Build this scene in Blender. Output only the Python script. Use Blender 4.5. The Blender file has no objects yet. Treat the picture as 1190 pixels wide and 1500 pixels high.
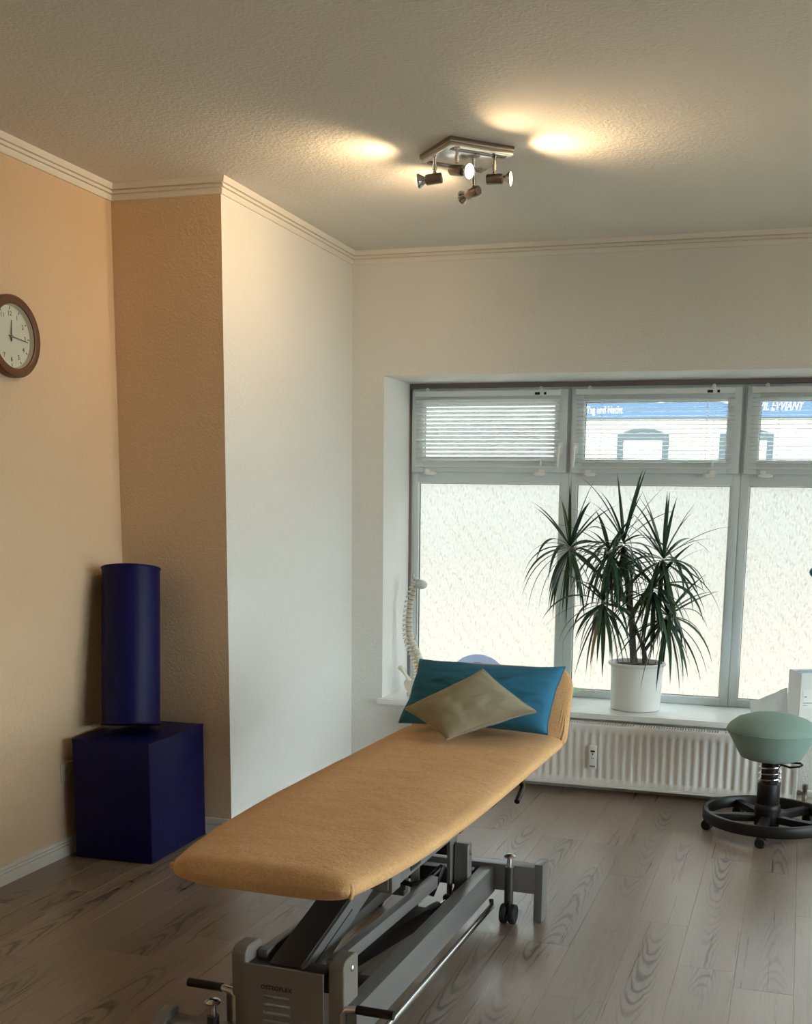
import bpy, bmesh, math, random
from mathutils import Vector, Matrix, noise
random.seed(7)
PI = math.pi
sc = bpy.context.scene
col = sc.collection

# ------------------------------------------------------------------ camera, sky, exposure
cam_d = bpy.data.cameras.new('camera'); cam = bpy.data.objects.new('camera', cam_d); col.objects.link(cam)
F, PX, PY = 1670.0, 656.6, 1025.8            # focal length and principal point for a 1190 x 1500 frame
yaw, pitch, roll = [math.radians(a) for a in (-16.962, -9.772, 0.919)]
fwd = Vector((math.sin(yaw)*math.cos(pitch), math.cos(yaw)*math.cos(pitch), math.sin(pitch)))
rgt = Vector((math.cos(yaw), -math.sin(yaw), 0)); upv = rgt.cross(fwd)
r2 = math.cos(roll)*rgt + math.sin(roll)*upv; u2 = -math.sin(roll)*rgt + math.cos(roll)*upv
cam.matrix_world = Matrix(((r2.x, u2.x, -fwd.x, 0), (r2.y, u2.y, -fwd.y, 0), (r2.z, u2.z, -fwd.z, 1.55), (0, 0, 0, 1)))
cam_d.sensor_fit = 'HORIZONTAL'; cam_d.sensor_width = 36.0; cam_d.lens = F/1190*36
cam_d.shift_x = (595-PX)/1190; cam_d.shift_y = (PY-750)/1190
cam_d.clip_start = 0.05; cam_d.clip_end = 200
sc.camera = cam

w = bpy.data.worlds.new('overcast_sky'); sc.world = w; w.use_nodes = True
w.node_tree.nodes['Background'].inputs[0].default_value = (0.86, 0.95, 1.0, 1)
w.node_tree.nodes['Background'].inputs[1].default_value = 8.0
sc.view_settings.view_transform = 'Standard'; sc.view_settings.look = 'None'
sc.view_settings.gamma = 1.0; sc.view_settings.use_curve_mapping = False
sc.view_settings.exposure = 0.58
LAMP_W = 15.0

# ------------------------------------------------------------------ room dimensions (metres)
XL, XC, YC, YW, ZC = -3.011, -2.470, 4.649, 6.152, 2.907
XR, YB = 3.6, -1.2
OX0, OX1, OZ0, OZ1 = -2.278, 2.590, 0.400, 2.246      # window opening
YF = 6.580                                            # front of the window frame

# ------------------------------------------------------------------ materials
def mat(name, color, rough=0.6, metal=0.0, spec=None, coat=0.0, sheen=0.0, trans=0.0, ior=None):
    m = bpy.data.materials.new(name); m.use_nodes = True
    b = m.node_tree.nodes['Principled BSDF']
    b.inputs['Base Color'].default_value = (*color, 1); b.inputs['Roughness'].default_value = rough
    b.inputs['Metallic'].default_value = metal
    if spec is not None: b.inputs['Specular IOR Level'].default_value = spec
    if coat: b.inputs['Coat Weight'].default_value = coat
    if sheen: b.inputs['Sheen Weight'].default_value = sheen
    if trans: b.inputs['Transmission Weight'].default_value = trans
    if ior: b.inputs['IOR'].default_value = ior
    return m
class NT:
    def __init__(s, m): s.t = m.node_tree; s.n = s.t.nodes; s.b = s.n.get('Principled BSDF')
    def add(s, kind, **kw):
        n = s.n.new(kind)
        for k, v in kw.items():
            if k.startswith('i_'):
                key = k[2:].replace('_', ' '); n.inputs[key].default_value = v
            else: setattr(n, k, v)
        return n
    def link(s, a, b): s.t.links.new(a, b)
    def coords(s, which='Object', scale=(1, 1, 1), rot=(0, 0, 0)):
        tc = s.add('ShaderNodeTexCoord'); mp = s.add('ShaderNodeMapping')
        mp.inputs['Scale'].default_value = scale; mp.inputs['Rotation'].default_value = rot
        s.link(tc.outputs[which], mp.inputs['Vector']); return mp.outputs['Vector']
    def noise(s, vec, scale, detail=3, rough=0.55):
        n = s.add('ShaderNodeTexNoise'); n.inputs['Scale'].default_value = scale
        n.inputs['Detail'].default_value = detail; n.inputs['Roughness'].default_value = rough
        s.link(vec, n.inputs['Vector']); return n.outputs['Fac']
    def ramp(s, fac, stops):
        r = s.add('ShaderNodeValToRGB'); e = r.color_ramp.elements
        while len(e) < len(stops): e.new(0.5)
        for k, (p, c) in enumerate(stops):
            e[k].position = p; e[k].color = (*c, 1) if len(c) == 3 else c
        s.link(fac, r.inputs['Fac']); return r.outputs['Color']
    def bump(s, h, strength, dist=0.01):
        b = s.add('ShaderNodeBump'); b.inputs['Strength'].default_value = strength; b.inputs['Distance'].default_value = dist
        s.link(h, b.inputs['Height']); s.link(b.outputs['Normal'], s.b.inputs['Normal'])
    def math(s, op, a, b=None):
        n = s.add('ShaderNodeMath', operation=op)
        for k, v in enumerate((a, b)):
            if v is None: continue
            if isinstance(v, (int, float)): n.inputs[k].default_value = v
            else: s.link(v, n.inputs[k])
        return n.outputs[0]
    def mix(s, fac, a, b, blend='MIX'):
        n = s.add('ShaderNodeMix', data_type='RGBA', blend_type=blend)
        if isinstance(fac, (int, float)): n.inputs[0].default_value = fac
        else: s.link(fac, n.inputs[0])
        for k, v in ((6, a), (7, b)):
            if isinstance(v, tuple): n.inputs[k].default_value = (*v, 1)
            else: s.link(v, n.inputs[k])
        return n.outputs[2]
    def color(s, c): s.link(c, s.b.inputs['Base Color'])

def plaster(name, color, bump=0.35, scale=110):
    m = mat(name, color, 0.9, spec=0.2); t = NT(m); v = t.coords()
    a = t.noise(v, scale, 2, 0.5); b = t.noise(v, scale*0.35, 3, 0.6)
    h = t.math('ADD', t.math('MULTIPLY', t.math('POWER', a, 2.0), 1.4), b)
    t.bump(h, bump, 0.006)
    c2 = tuple(x*0.93 for x in color)
    t.color(t.mix(t.noise(v, 1.7, 3), color, c2)); return m
def fabric(name, color, bump=0.4, scale=400, var=0.86, sheen=0.3, blot=6):
    m = mat(name, color, 0.95, spec=0.15, sheen=sheen); t = NT(m); v = t.coords()
    t.color(t.mix(t.noise(v, blot, 5, 0.65), color, tuple(x*var for x in color)))
    t.bump(t.noise(v, scale, 2), bump, 0.002); return m

M = {}
M['white_wall'] = plaster('white_plaster', (0.82, 0.81, 0.77))
M['peach_wall'] = plaster('peach_plaster', (0.75, 0.55, 0.36))
M['ceiling'] = plaster('ceiling_plaster', (0.78, 0.75, 0.68), 0.35, 80)
M['reveal'] = plaster('reveal_plaster', (0.84, 0.83, 0.78), 0.15)
M['moulding'] = mat('moulding_paint', (0.80, 0.76, 0.68), 0.6)
M['skirting'] = mat('skirting_paint', (0.72, 0.68, 0.60), 0.45)
M['pvc'] = mat('window_plastic', (0.70, 0.78, 0.80), 0.32)
M['gasket'] = mat('gasket_rubber', (0.03, 0.05, 0.06), 0.6)
M['sill'] = mat('sill_board', (0.86, 0.88, 0.86), 0.25)
M['slat'] = mat('slat_enamel', (0.80, 0.83, 0.82), 0.35)
M['cord'] = mat('blind_cord', (0.85, 0.87, 0.86), 0.7)
M['black'] = mat('black_plastic', (0.011, 0.0095, 0.0095), 0.42, spec=0.3)
M['rubber'] = mat('wheel_rubber', (0.012, 0.012, 0.013), 0.6)
M['chrome'] = mat('chrome', (0.62, 0.61, 0.60), 0.16, 1.0)
M['brushed'] = mat('brushed_nickel', (0.30, 0.25, 0.21), 0.28, 1.0)
M['dark_mirror'] = mat('dark_mirror', (0.12, 0.105, 0.09), 0.15, 1.0)
M['grey_metal'] = mat('grey_powder_coat', (0.20, 0.19, 0.185), 0.30, 0.3)
M['dark_metal'] = mat('dark_powder_coat', (0.045, 0.038, 0.034), 0.38, 0.2)
M['panel_grey'] = mat('tower_cover', (0.20, 0.17, 0.145), 0.5)
M['print'] = mat('dark_print', (0.03, 0.02, 0.02), 0.7)
M['radiator'] = mat('radiator_enamel', (0.88, 0.87, 0.84), 0.35)
M['brass'] = mat('valve_brass', (0.25, 0.20, 0.16), 0.35, 0.8)
M['white_plastic'] = mat('white_plastic', (0.92, 0.92, 0.90), 0.4)
M['blue_vinyl'] = mat('navy_leatherette', (0.004, 0.004, 0.060), 0.45, spec=0.2)
t = NT(M['blue_vinyl']); t.bump(t.noise(t.coords(), 260, 3), 0.12, 0.003)
M['cover'] = fabric('terry_cover', (0.86, 0.53, 0.255), 0.9, 330, 0.78, 0.06, 5)
t = NT(M['cover']); v = t.coords()
fine = t.noise(v, 350, 2); soft = t.noise(v, 9, 4, 0.6)
t.bump(t.math('ADD', t.math('MULTIPLY', fine, 0.12), soft), 0.5, 0.02)
patch = t.mix(t.noise(v, 4.0, 6, 0.72), (0.64, 0.345, 0.145), (0.92, 0.575, 0.305))
t.color(t.mix(t.ramp(t.noise(v, 130, 3, 0.7), [(0.30, (1, 1, 1)), (0.60, (0, 0, 0))]), patch, (0.66, 0.375, 0.155)))
M['blue_cloth'] = fabric('teal_cotton', (0.045, 0.20, 0.33), 0.4, 500, 0.85, 0.05)
M['olive_cloth'] = fabric('olive_cotton', (0.40, 0.37, 0.26), 0.45, 450, 0.88, 0.05)
M['piping'] = fabric('piping_cotton', (0.45, 0.41, 0.30), 0.3, 500)
M['green_cloth'] = fabric('mint_cotton', (0.48, 0.66, 0.45), 0.3, 500)
M['stool_cloth'] = fabric('sage_wool', (0.29, 0.41, 0.355), 0.5, 420, 0.9, 0.05)
M['pot'] = mat('pot_ceramic', (0.80, 0.80, 0.76), 0.35)
M['bone'] = mat('bone_plastic', (0.72, 0.68, 0.58), 0.45)
M['disc'] = mat('disc_plastic', (0.42, 0.40, 0.37), 0.5)
M['nerve'] = mat('nerve_plastic', (0.55, 0.30, 0.10), 0.5)
M['red'] = mat('red_disc', (0.45, 0.03, 0.03), 0.5)
M['clear_bone'] = mat('skull_plastic', (0.55, 0.60, 0.58), 0.4)
M['lilac'] = mat('lilac_plastic', (0.55, 0.62, 0.80), 0.35)
m = M['lilac']; t = NT(m); tl = t.add('ShaderNodeBsdfTranslucent'); tl.inputs['Color'].default_value = (0.70, 0.78, 0.95, 1)
mxl = t.add('ShaderNodeMixShader'); mxl.inputs[0].default_value = 0.6; t.link(t.b.outputs[0], mxl.inputs[1]); t.link(tl.outputs[0], mxl.inputs[2]); t.link(mxl.outputs[0], t.n['Material Output'].inputs['Surface'])
M['blue_plastic'] = mat('blue_plastic', (0.06, 0.24, 0.40), 0.35)
M['card'] = mat('white_card', (0.84, 0.85, 0.83), 0.7)
M['paper'] = mat('thin_paper', (0.84, 0.86, 0.85), 0.8); t = NT(M['paper']); tl = t.add('ShaderNodeBsdfTranslucent'); tl.inputs['Color'].default_value = (0.85, 0.87, 0.86, 1)
mxl = t.add('ShaderNodeMixShader'); mxl.inputs[0].default_value = 0.45; t.link(t.b.outputs[0], mxl.inputs[1]); t.link(tl.outputs[0], mxl.inputs[2]); t.link(mxl.outputs[0], t.n['Material Output'].inputs['Surface'])
M['label_grey'] = mat('label_print', (0.25, 0.25, 0.25), 0.7)
M['clock_dial'] = mat('clock_dial', (0.74, 0.70, 0.60), 0.6)
M['beige'] = mat('beige_plastic', (0.60, 0.53, 0.42), 0.5)

m = mat('brown_wood', (0.13, 0.05, 0.02), 0.4); t = NT(m); v = t.coords(scale=(1, 6, 1))
t.color(t.mix(t.noise(v, 25, 4), (0.16, 0.065, 0.026), (0.10, 0.038, 0.015))); M['clock_wood'] = m

m = mat('soil', (0.05, 0.03, 0.02), 0.95); t = NT(m); v = t.coords()
t.color(t.ramp(t.noise(v, 60, 3), [(0.35, (0.02, 0.012, 0.008)), (0.65, (0.14, 0.075, 0.045))])); t.bump(t.noise(v, 80, 3), 1.0, 0.02); M['soil'] = m

m = mat('grey_bark', (0.24, 0.21, 0.19), 0.8); t = NT(m); v = t.coords(scale=(1, 1, 5))
t.color(t.mix(t.noise(v, 30, 4), (0.30, 0.27, 0.25), (0.15, 0.13, 0.12))); t.bump(t.noise(v, 40, 3), 0.6, 0.01); M['bark'] = m

def leaf_mat(name, c1, c2):
    m = mat(name, c1, 0.42); t = NT(m)
    oi = t.add('ShaderNodeObjectInfo'); t.color(t.mix(oi.outputs['Random'], c1, c2)); return m
M['leaf'] = leaf_mat('green_leaf', (0.020, 0.062, 0.040), (0.045, 0.105, 0.045))
M['leaf_dead'] = leaf_mat('dry_leaf', (0.30, 0.17, 0.06), (0.42, 0.27, 0.12))

# frosted glass: light from outside scatters through it
m = bpy.data.materials.new('frosted_glass'); m.use_nodes = True; t = NT(m)
out = t.n['Material Output']; t.n.remove(t.b)
v = t.coords('Object', rot=(0, math.radians(38), 0)); vv = t.coords('Object', scale=(1, 1, 0.45), rot=(0, math.radians(38), 0))
n1 = t.noise(vv, 90, 3, 0.6); n2 = t.noise(vv, 260, 2, 0.6)
wv = t.add('ShaderNodeTexWave', bands_direction='X'); wv.inputs['Scale'].default_value = 4.5; wv.inputs['Distortion'].default_value = 1.5
t.link(v, wv.inputs['Vector'])
pat = t.math('ADD', t.math('MULTIPLY', n1, 0.75), t.math('MULTIPLY', n2, 0.25))
pat = t.math('ADD', t.math('MULTIPLY', t.math('SUBTRACT', pat, 0.5), t.math('ADD', t.math('MULTIPLY', wv.outputs['Fac'], 0.9), 0.4)), 0.5)
colr = t.ramp(pat, [(0.36, (0.53, 0.54, 0.535)), (0.5, (0.645, 0.65, 0.64)), (0.64, (0.69, 0.69, 0.685))])
tr = t.add('ShaderNodeBsdfTranslucent'); t.link(colr, tr.inputs['Color'])
gs = t.add('ShaderNodeBsdfGlass'); gs.inputs['Roughness'].default_value = 0.38; gs.inputs['IOR'].default_value = 1.45; t.link(colr, gs.inputs['Color'])
bp = t.add('ShaderNodeBump'); bp.inputs['Strength'].default_value = 0.5; bp.inputs['Distance'].default_value = 0.003
t.link(pat, bp.inputs['Height']); t.link(bp.outputs['Normal'], gs.inputs['Normal'])
mx = t.add('ShaderNodeMixShader'); mx.inputs[0].default_value = 0.06
t.link(gs.outputs[0], mx.inputs[1]); t.link(tr.outputs[0], mx.inputs[2]); t.link(mx.outputs[0], out.inputs['Surface'])
M['frost'] = m
# clear thin glass
m = bpy.data.materials.new('clear_glass'); m.use_nodes = True; t = NT(m); out = t.n['Material Output']; t.n.remove(t.b)
tp = t.add('ShaderNodeBsdfTransparent'); tp.inputs['Color'].default_value = (0.93, 0.96, 0.95, 1)
gl = t.add('ShaderNodeBsdfGlossy'); gl.inputs['Roughness'].default_value = 0.02
fr = t.add('ShaderNodeFresnel'); fr.inputs['IOR'].default_value = 1.4
mx = t.add('ShaderNodeMixShader'); t.link(fr.outputs[0], mx.inputs[0]); t.link(tp.outputs[0], mx.inputs[1]); t.link(gl.outputs[0], mx.inputs[2])
t.link(mx.outputs[0], out.inputs['Surface']); M['glass'] = m
# lamp lens
m = bpy.data.materials.new('lamp_lens'); m.use_nodes = True; t = NT(m)
t.b.inputs['Base Color'].default_value = (0.9, 0.85, 0.75, 1); t.b.inputs['Emission Color'].default_value = (1, 0.80, 0.52, 1)
t.b.inputs['Emission Strength'].default_value = 9.0; M['lens'] = m

# floor planks: grey brown oak with cathedral grain, different on every plank
m = mat('oak_laminate', (0.25, 0.19, 0.15), 0.3, spec=0.7); t = NT(m)
tc = t.add('ShaderNodeTexCoord'); oi = t.add('ShaderNodeObjectInfo')
off = t.add('ShaderNodeCombineXYZ')
t.link(t.math('MULTIPLY', oi.outputs['Random'], 37.0), off.inputs[0]); t.link(t.math('MULTIPLY', oi.outputs['Random'], 91.0), off.inputs[1]); t.link(t.math('MULTIPLY', oi.outputs['Random'], 13.0), off.inputs[2])
va = t.add('ShaderNodeVectorMath', operation='ADD'); t.link(tc.outputs['Object'], va.inputs[0]); t.link(off.outputs[0], va.inputs[1])
def mapped(scale):
    mp = t.add('ShaderNodeMapping'); mp.inputs['Scale'].default_value = scale; t.link(va.outputs[0], mp.inputs['Vector']); return mp.outputs['Vector']
sx = t.add('ShaderNodeSeparateXYZ'); t.link(tc.outputs['Object'], sx.inputs[0])
cenx = t.math('ADD', sx.outputs[0], t.math('MULTIPLY', t.math('SUBTRACT', oi.outputs['Random'], 0.5), 0.07))
par = t.math('MULTIPLY', t.math('MULTIPLY', cenx, cenx), 950.0)
big = t.noise(mapped((7, 1.6, 1)), 1.0, 1.5, 0.45); wob = t.noise(mapped((34, 13, 1)), 1.0, 2, 0.55)
sgn = t.math('SUBTRACT', t.math('MULTIPLY', t.math('GREATER_THAN', t.math('FRACT', t.math('MULTIPLY', oi.outputs['Random'], 17.3)), 0.5), 2.0), 1.0)
cont = t.math('ADD', t.math('ADD', par, t.math('MULTIPLY', t.math('MULTIPLY', sx.outputs[1], sgn), 7.5)), t.math('ADD', t.math('MULTIPLY', big, 6.5), t.math('MULTIPLY', wob, 0.8)))
ring = t.math('PINGPONG', cont, 0.5)
line = t.ramp(ring, [(0.0, (1, 1, 1)), (0.10, (0.75, 0.75, 0.75)), (0.27, (0, 0, 0))])
cm = t.ramp(t.math('ABSOLUTE', cenx), [(0.022, (1, 1, 1)), (0.056, (0, 0, 0))])
mask = t.math('MULTIPLY', cm, t.ramp(t.noise(mapped((3.5, 1.3, 3)), 1.0, 1, 0.4), [(0.42, (0, 0, 0)), (0.60, (1, 1, 1))]))
pores = t.noise(mapped((260, 6, 1)), 1.0, 3, 0.6)
streak = t.noise(mapped((40, 0.9, 1)), 1.0, 3, 0.55)
base = t.mix(streak, (0.225, 0.168, 0.126), (0.325, 0.254, 0.200))
tone = t.ramp(oi.outputs['Random'], [(0.0, (0.86, 0.86, 0.87)), (1.0, (1.12, 1.10, 1.08))])
base = t.mix(1.0, base, tone, 'MULTIPLY')
pf = t.ramp(pores, [(0.38, (1, 1, 1)), (0.52, (0, 0, 0))])
base = t.mix(t.math('MULTIPLY', pf, 0.22), base, (0.10, 0.072, 0.055))
g = t.math('MULTIPLY', t.math('MULTIPLY', line, mask), 0.95)
base = t.mix(g, base, (0.060, 0.042, 0.034))
t.color(base)
t.link(t.ramp(streak, [(0.3, (0.27, 0.27, 0.27)), (0.7, (0.31, 0.31, 0.31))]), t.b.inputs['Roughness'])
t.bump(t.math('ADD', t.math('MULTIPLY', g, -0.6), t.math('MULTIPLY', pf, -0.2)), 0.08, 0.002)
M['plank'] = m
M['subfloor'] = mat('dark_subfloor', (0.05, 0.035, 0.03), 0.8)  # dark slab under the planks, seen in the joints

# ------------------------------------------------------------------ mesh helpers
class MB:
    def __init__(s): s.v = []; s.f = []; s.mi = []; s.sm = []
    def face(s, idx, mi=0, smooth=False): s.f.append(tuple(idx)); s.mi.append(mi); s.sm.append(smooth)
    def box(s, x0, x1, y0, y1, z0, z1, bev=0.0, mi=0, mtx=None):
        b = min(bev, (x1-x0)*.49, (y1-y0)*.49, (z1-z0)*.49)
        n = len(s.v)
        if b <= 0:
            P = [(x, y, z) for x in (x0, x1) for y in (y0, y1) for z in (z0, z1)]
            F = [(0, 1, 3, 2), (4, 6, 7, 5), (0, 4, 5, 1), (2, 3, 7, 6), (0, 2, 6, 4), (1, 5, 7, 3)]
            s._put(P, F, mi, False, mtx); return s
        bm = bmesh.new(); bmesh.ops.create_cube(bm, size=1)
        for q in bm.verts: q.co = Vector(((x0+x1)/2+q.co.x*(x1-x0), (y0+y1)/2+q.co.y*(y1-y0), (z0+z1)/2+q.co.z*(z1-z0)))
        bmesh.ops.bevel(bm, geom=list(bm.edges), offset=b, segments=2, profile=0.6, affect='EDGES')
        bm.verts.index_update()
        s._put([tuple(q.co) for q in bm.verts], [tuple(q.index for q in f.verts) for f in bm.faces], mi, True, mtx); bm.free(); return s
    def _put(s, P, F, mi=0, smooth=False, mtx=None):
        n = len(s.v)
        for p in P: s.v.append(tuple(mtx @ Vector(p)) if mtx else tuple(p))
        for f in F: s.face([n+i for i in f], mi, smooth)
    def tube(s, pts, r, seg=10, caps=True, closed=False, mi=0):
        pts = [Vector(p) for p in pts]; n0 = len(s.v); N = len(pts)
        rr = r if isinstance(r, (list, tuple)) else [r]*N
        ref = None
        for i, p in enumerate(pts):
            if closed: d = (pts[(i+1) % N]-pts[i-1]).normalized()
            else: d = (pts[min(i+1, N-1)]-pts[max(i-1, 0)]).normalized()
            if ref is None: ref = d.orthogonal().normalized()
            else: ref = (ref-d*ref.dot(d)).normalized()
            o = d.cross(ref)
            for k in range(seg):
                a = 2*PI*k/seg; s.v.append(tuple(p+rr[i]*(math.cos(a)*ref+math.sin(a)*o)))
        for i in range(N if closed else N-1):
            j = (i+1) % N
            for k in range(seg):
                s.face((n0+i*seg+k, n0+i*seg+(k+1) % seg, n0+j*seg+(k+1) % seg, n0+j*seg+k), mi, True)
        if caps and not closed:
            s.face([n0+k for k in range(seg)][::-1], mi); s.face([n0+(N-1)*seg+k for k in range(seg)], mi)
        return s
    def cyl(s, a, b, r, seg=20, mi=0): return s.tube([a, b], r, seg, mi=mi)
    def lathe(s, prof, seg=32, mtx=None, mi=0, closed_ends=True):
        n0 = len(s.v); P = []
        for r, z in prof:
            for k in range(seg):
                a = 2*PI*k/seg; p = Vector((r*math.cos(a), r*math.sin(a), z)); P.append(tuple(mtx @ p) if mtx else tuple(p))
        s.v += P
        for i in range(len(prof)-1):
            for k in range(seg):
                s.face((n0+i*seg+k, n0+i*seg+(k+1) % seg, n0+(i+1)*seg+(k+1) % seg, n0+(i+1)*seg+k), mi, True)
        if closed_ends:
            s.face([n0+k for k in range(seg)][::-1], mi); s.face([n0+(len(prof)-1)*seg+k for k in range(seg)], mi)
        return s
    def prism(s, poly, a0, a1, axis='y', mi=0, mtx=None):
        n = len(poly); P = []
        for a in (a0, a1):
            for u, v_ in poly: P.append({'y': (u, a, v_), 'x': (a, u, v_), 'z': (u, v_, a)}[axis])
        F = [tuple(range(n)), tuple(range(2*n-1, n-1, -1))]+[(i, i+n, (i+1) % n+n, (i+1) % n) for i in range(n)]
        s._put(P, F, mi, False, mtx); return s
    def ellipsoid(s, c, r, seg=14, rings=9, mtx=None, mi=0):
        prof = [(max(math.sin(PI*i/rings), 1e-3), -math.cos(PI*i/rings)) for i in range(rings+1)]
        m_ = Matrix.Translation(c) @ Matrix.Diagonal((*r, 1))
        if mtx: m_ = mtx @ m_
        return s.lathe(prof, seg, m_, mi)
    def build(s, name, mats, parent=None, loc=None, rot=None, bevel=None):
        me = bpy.data.meshes.new(name); me.from_pydata(s.v, [], s.f)
        mats = mats if isinstance(mats, (list, tuple)) else [mats]
        for q in mats: me.materials.append(M[q] if isinstance(q, str) else q)
        me.polygons.foreach_set('material_index', s.mi); me.polygons.foreach_set('use_smooth', s.sm)
        bm = bmesh.new(); bm.from_mesh(me); bmesh.ops.recalc_face_normals(bm, faces=bm.faces); bm.to_mesh(me); bm.free()
        try: me.set_sharp_from_angle(angle=math.radians(42))
        except Exception: pass
        o = bpy.data.objects.new(name, me); col.objects.link(o)
        if parent: o.parent = parent
        if loc: o.location = loc
        if rot: o.rotation_euler = rot
        if bevel:
            b = o.modifiers.new('bevel', 'BEVEL'); b.width = bevel; b.segments = 2; b.limit_method = 'ANGLE'
        return o
def tag(o, label=None, cat=None, group=None, kind=None):
    if label: o['label'] = label
    if cat: o['category'] = cat
    if group: o['group'] = group
    if kind: o['kind'] = kind
    return o
def empty(name, loc=(0, 0, 0), rz=0.0):
    o = bpy.data.objects.new(name, None); col.objects.link(o); o.location = loc; o.rotation_euler = (0, 0, rz); o.empty_display_size = 0.05; return o
def copy_of(o, parent=None, loc=None, rot=None):
    c = o.copy(); col.objects.link(c); c.parent = parent
    if loc is not None: c.location = loc
    if rot is not None: c.rotation_euler = rot
    return c
def text_mesh(name, body, size, mat_, parent, mtx, depth=0.0004, shear=0.0, spacing=1.0, align='CENTER', xscale=1.0, bold=0.0):
    cu = bpy.data.curves.new(name, 'FONT'); cu.body = body; cu.size = size; cu.extrude = depth; cu.shear = shear
    cu.space_character = spacing; cu.offset = bold; cu.align_x = align; cu.align_y = 'CENTER'
    tmp = bpy.data.objects.new(name+'_curve', cu); col.objects.link(tmp)
    me = bpy.data.meshes.new_from_object(tmp.evaluated_get(bpy.context.evaluated_depsgraph_get()))
    bpy.data.objects.remove(tmp); bpy.data.curves.remove(cu)
    me.transform(mtx @ Matrix.Diagonal((xscale, 1, 1, 1))); me.materials.clear(); me.materials.append(M[mat_] if isinstance(mat_, str) else mat_)
    me.name = name; o = bpy.data.objects.new(name, me); col.objects.link(o); o.parent = parent; return o
def S(o): o['kind'] = 'structure'; return o

# ------------------------------------------------------------------ room shell
S(MB().box(XL-.15, XL, YB, YC+1.5, -.05, ZC+.1).build('wall_left', 'peach_wall'))
mb = MB().box(XL, XC, YC, YW+.55, -.05, ZC+.1)
for k, f in enumerate(mb.f):
    xs = [mb.v[i][0] for i in f]
    if min(xs) > XC-.001: mb.mi[k] = 1
S(mb.build('wall_pillar', ['peach_wall', 'white_wall']))
mb = MB()
for x0, x1, z0, z1 in ((XC-.02, OX0, -.05, ZC+.1), (OX1, XR+.15, -.05, ZC+.1), (OX0, OX1, OZ1, ZC+.1), (OX0, OX1, -.05, OZ0)):
    mb.box(x0, x1, YW, YW+.55, z0, z1)
S(mb.build('wall_window', 'white_wall'))
RWY0, RWY1, RWZ0, RWZ1 = 1.00, 5.60, .43, 2.45         # side window of the corner room, out of the picture on the right
mb = MB()
for y0, y1, z0, z1 in ((YB, RWY0, -.05, ZC+.1), (RWY1, YW, -.05, ZC+.1), (RWY0, RWY1, -.05, RWZ0), (RWY0, RWY1, RWZ1, ZC+.1)):
    mb.box(XR, XR+.30, y0, y1, z0, z1)
S(mb.build('wall_right', 'white_wall'))
S(MB().box(XL-.15, XR+.15, YB-.15, YB, -.05, ZC+.1).build('wall_back', 'peach_wall'))
S(MB().box(XL-.15, XR+.15, YB-.15, YW+.55, ZC, ZC+.12).build('ceiling', 'ceiling'))
fl = S(MB().box(XL-.15, XR+.15, YB-.15, YW+.55, -.06, -.008).build('floor', 'subfloor'))
PWID, PLEN = 0.192, 1.285
x = XL+.004; k = 0
while x < XR-.01:
    x1 = min(x+PWID, XR-.003); y = YB+.003-random.random()*PLEN
    while y < YW-.01:
        ya, yb = max(y, YB+.003), min(y+PLEN, YW-.003)
        if yb-ya > .02:
            hx, hy, c = (x1-x)/2, (yb-ya)/2, .0006
            P = [(-hx, -hy, -.009), (hx, -hy, -.009), (hx, hy, -.009), (-hx, hy, -.009)]
            P += [(a*(1), b, -c) for a, b in ((-hx, -hy), (hx, -hy), (hx, hy), (-hx, hy))]
            P += [(-hx+c, -hy+c, 0), (hx-c, -hy+c, 0), (hx-c, hy-c, 0), (-hx+c, hy-c, 0)]
            b = MB(); b._put(P, [(8, 9, 10, 11)]+[(i, (i+1) % 4, (i+1) % 4+4, i+4) for i in range(4)]+[(i+4, (i+1) % 4+4, (i+1) % 4+8, i+8) for i in range(4)])
            b.build('plank', 'plank', fl, ((x+x1)/2, (ya+yb)/2, 0))
        y += PLEN+.0004
    x += PWID+.0004

def sweep(path, prof, names, mt, z_of):
    """path: room outline, interior on the right hand side; prof: (distance from wall, height)."""
    pts = [Vector(p) for p in path]; rings = []
    for i, p in enumerate(pts):
        ds = []
        if i > 0: ds.append((pts[i]-pts[i-1]).normalized())
        if i < len(pts)-1: ds.append((pts[i+1]-pts[i]).normalized())
        ns = [Vector((d.y, -d.x)) for d in ds]
        mvec = ns[0] if len(ns) == 1 else (ns[0]+ns[1])/(1+ns[0].dot(ns[1]))
        rings.append([(p.x+mvec.x*d, p.y+mvec.y*d, z_of(h)) for d, h in prof])
    for i in range(len(pts)-1):
        b = MB(); n = len(prof)
        b._put(rings[i]+rings[i+1], [(k, (k+1) % n, (k+1) % n+n, k+n) for k in range(n)]+[tuple(range(n)), tuple(range(2*n-1, n-1, -1))])
        S(b.build(names[i], mt))
outline = [(XL, YB), (XL, YC), (XC, YC), (XC, YW), (XR, YW), (XR, YB)]
crown = [(0, .066), (.008, .066), (.010, .062), (.014, .046), (.009, .0445), (.009, .041), (.022, .040), (.023, .030), (.014, .028), (.014, .0245), (.026, .023), (.030, .012), (.034, .004), (.034, 0), (0, 0)]
sweep(outline, crown, ['trim_1', 'trim_2', 'trim_3', 'trim_4', 'trim_5'], 'moulding', lambda h: ZC-h)
skirt = [(0, 0), (.017, 0), (.017, .046), (.010, .047), (.010, .051), (.017, .052), (.016, .060), (.008, .061), (.008, .065), (.012, .066), (.010, .075), (0, .078)]
sweep(outline, skirt, ['baseboard_left', 'baseboard_alcove', 'baseboard_pillar', 'baseboard_window', 'baseboard_right'], 'skirting', lambda h: h)

# window board
S(MB().box(XC+.175-.0, OX1+.03, YW-.045, YW, OZ0, .432, .004).box(OX0+.001, OX1-.001, YW-.002, YF+.10, OZ0, .432).build('trim_6', 'sill'))
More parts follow.
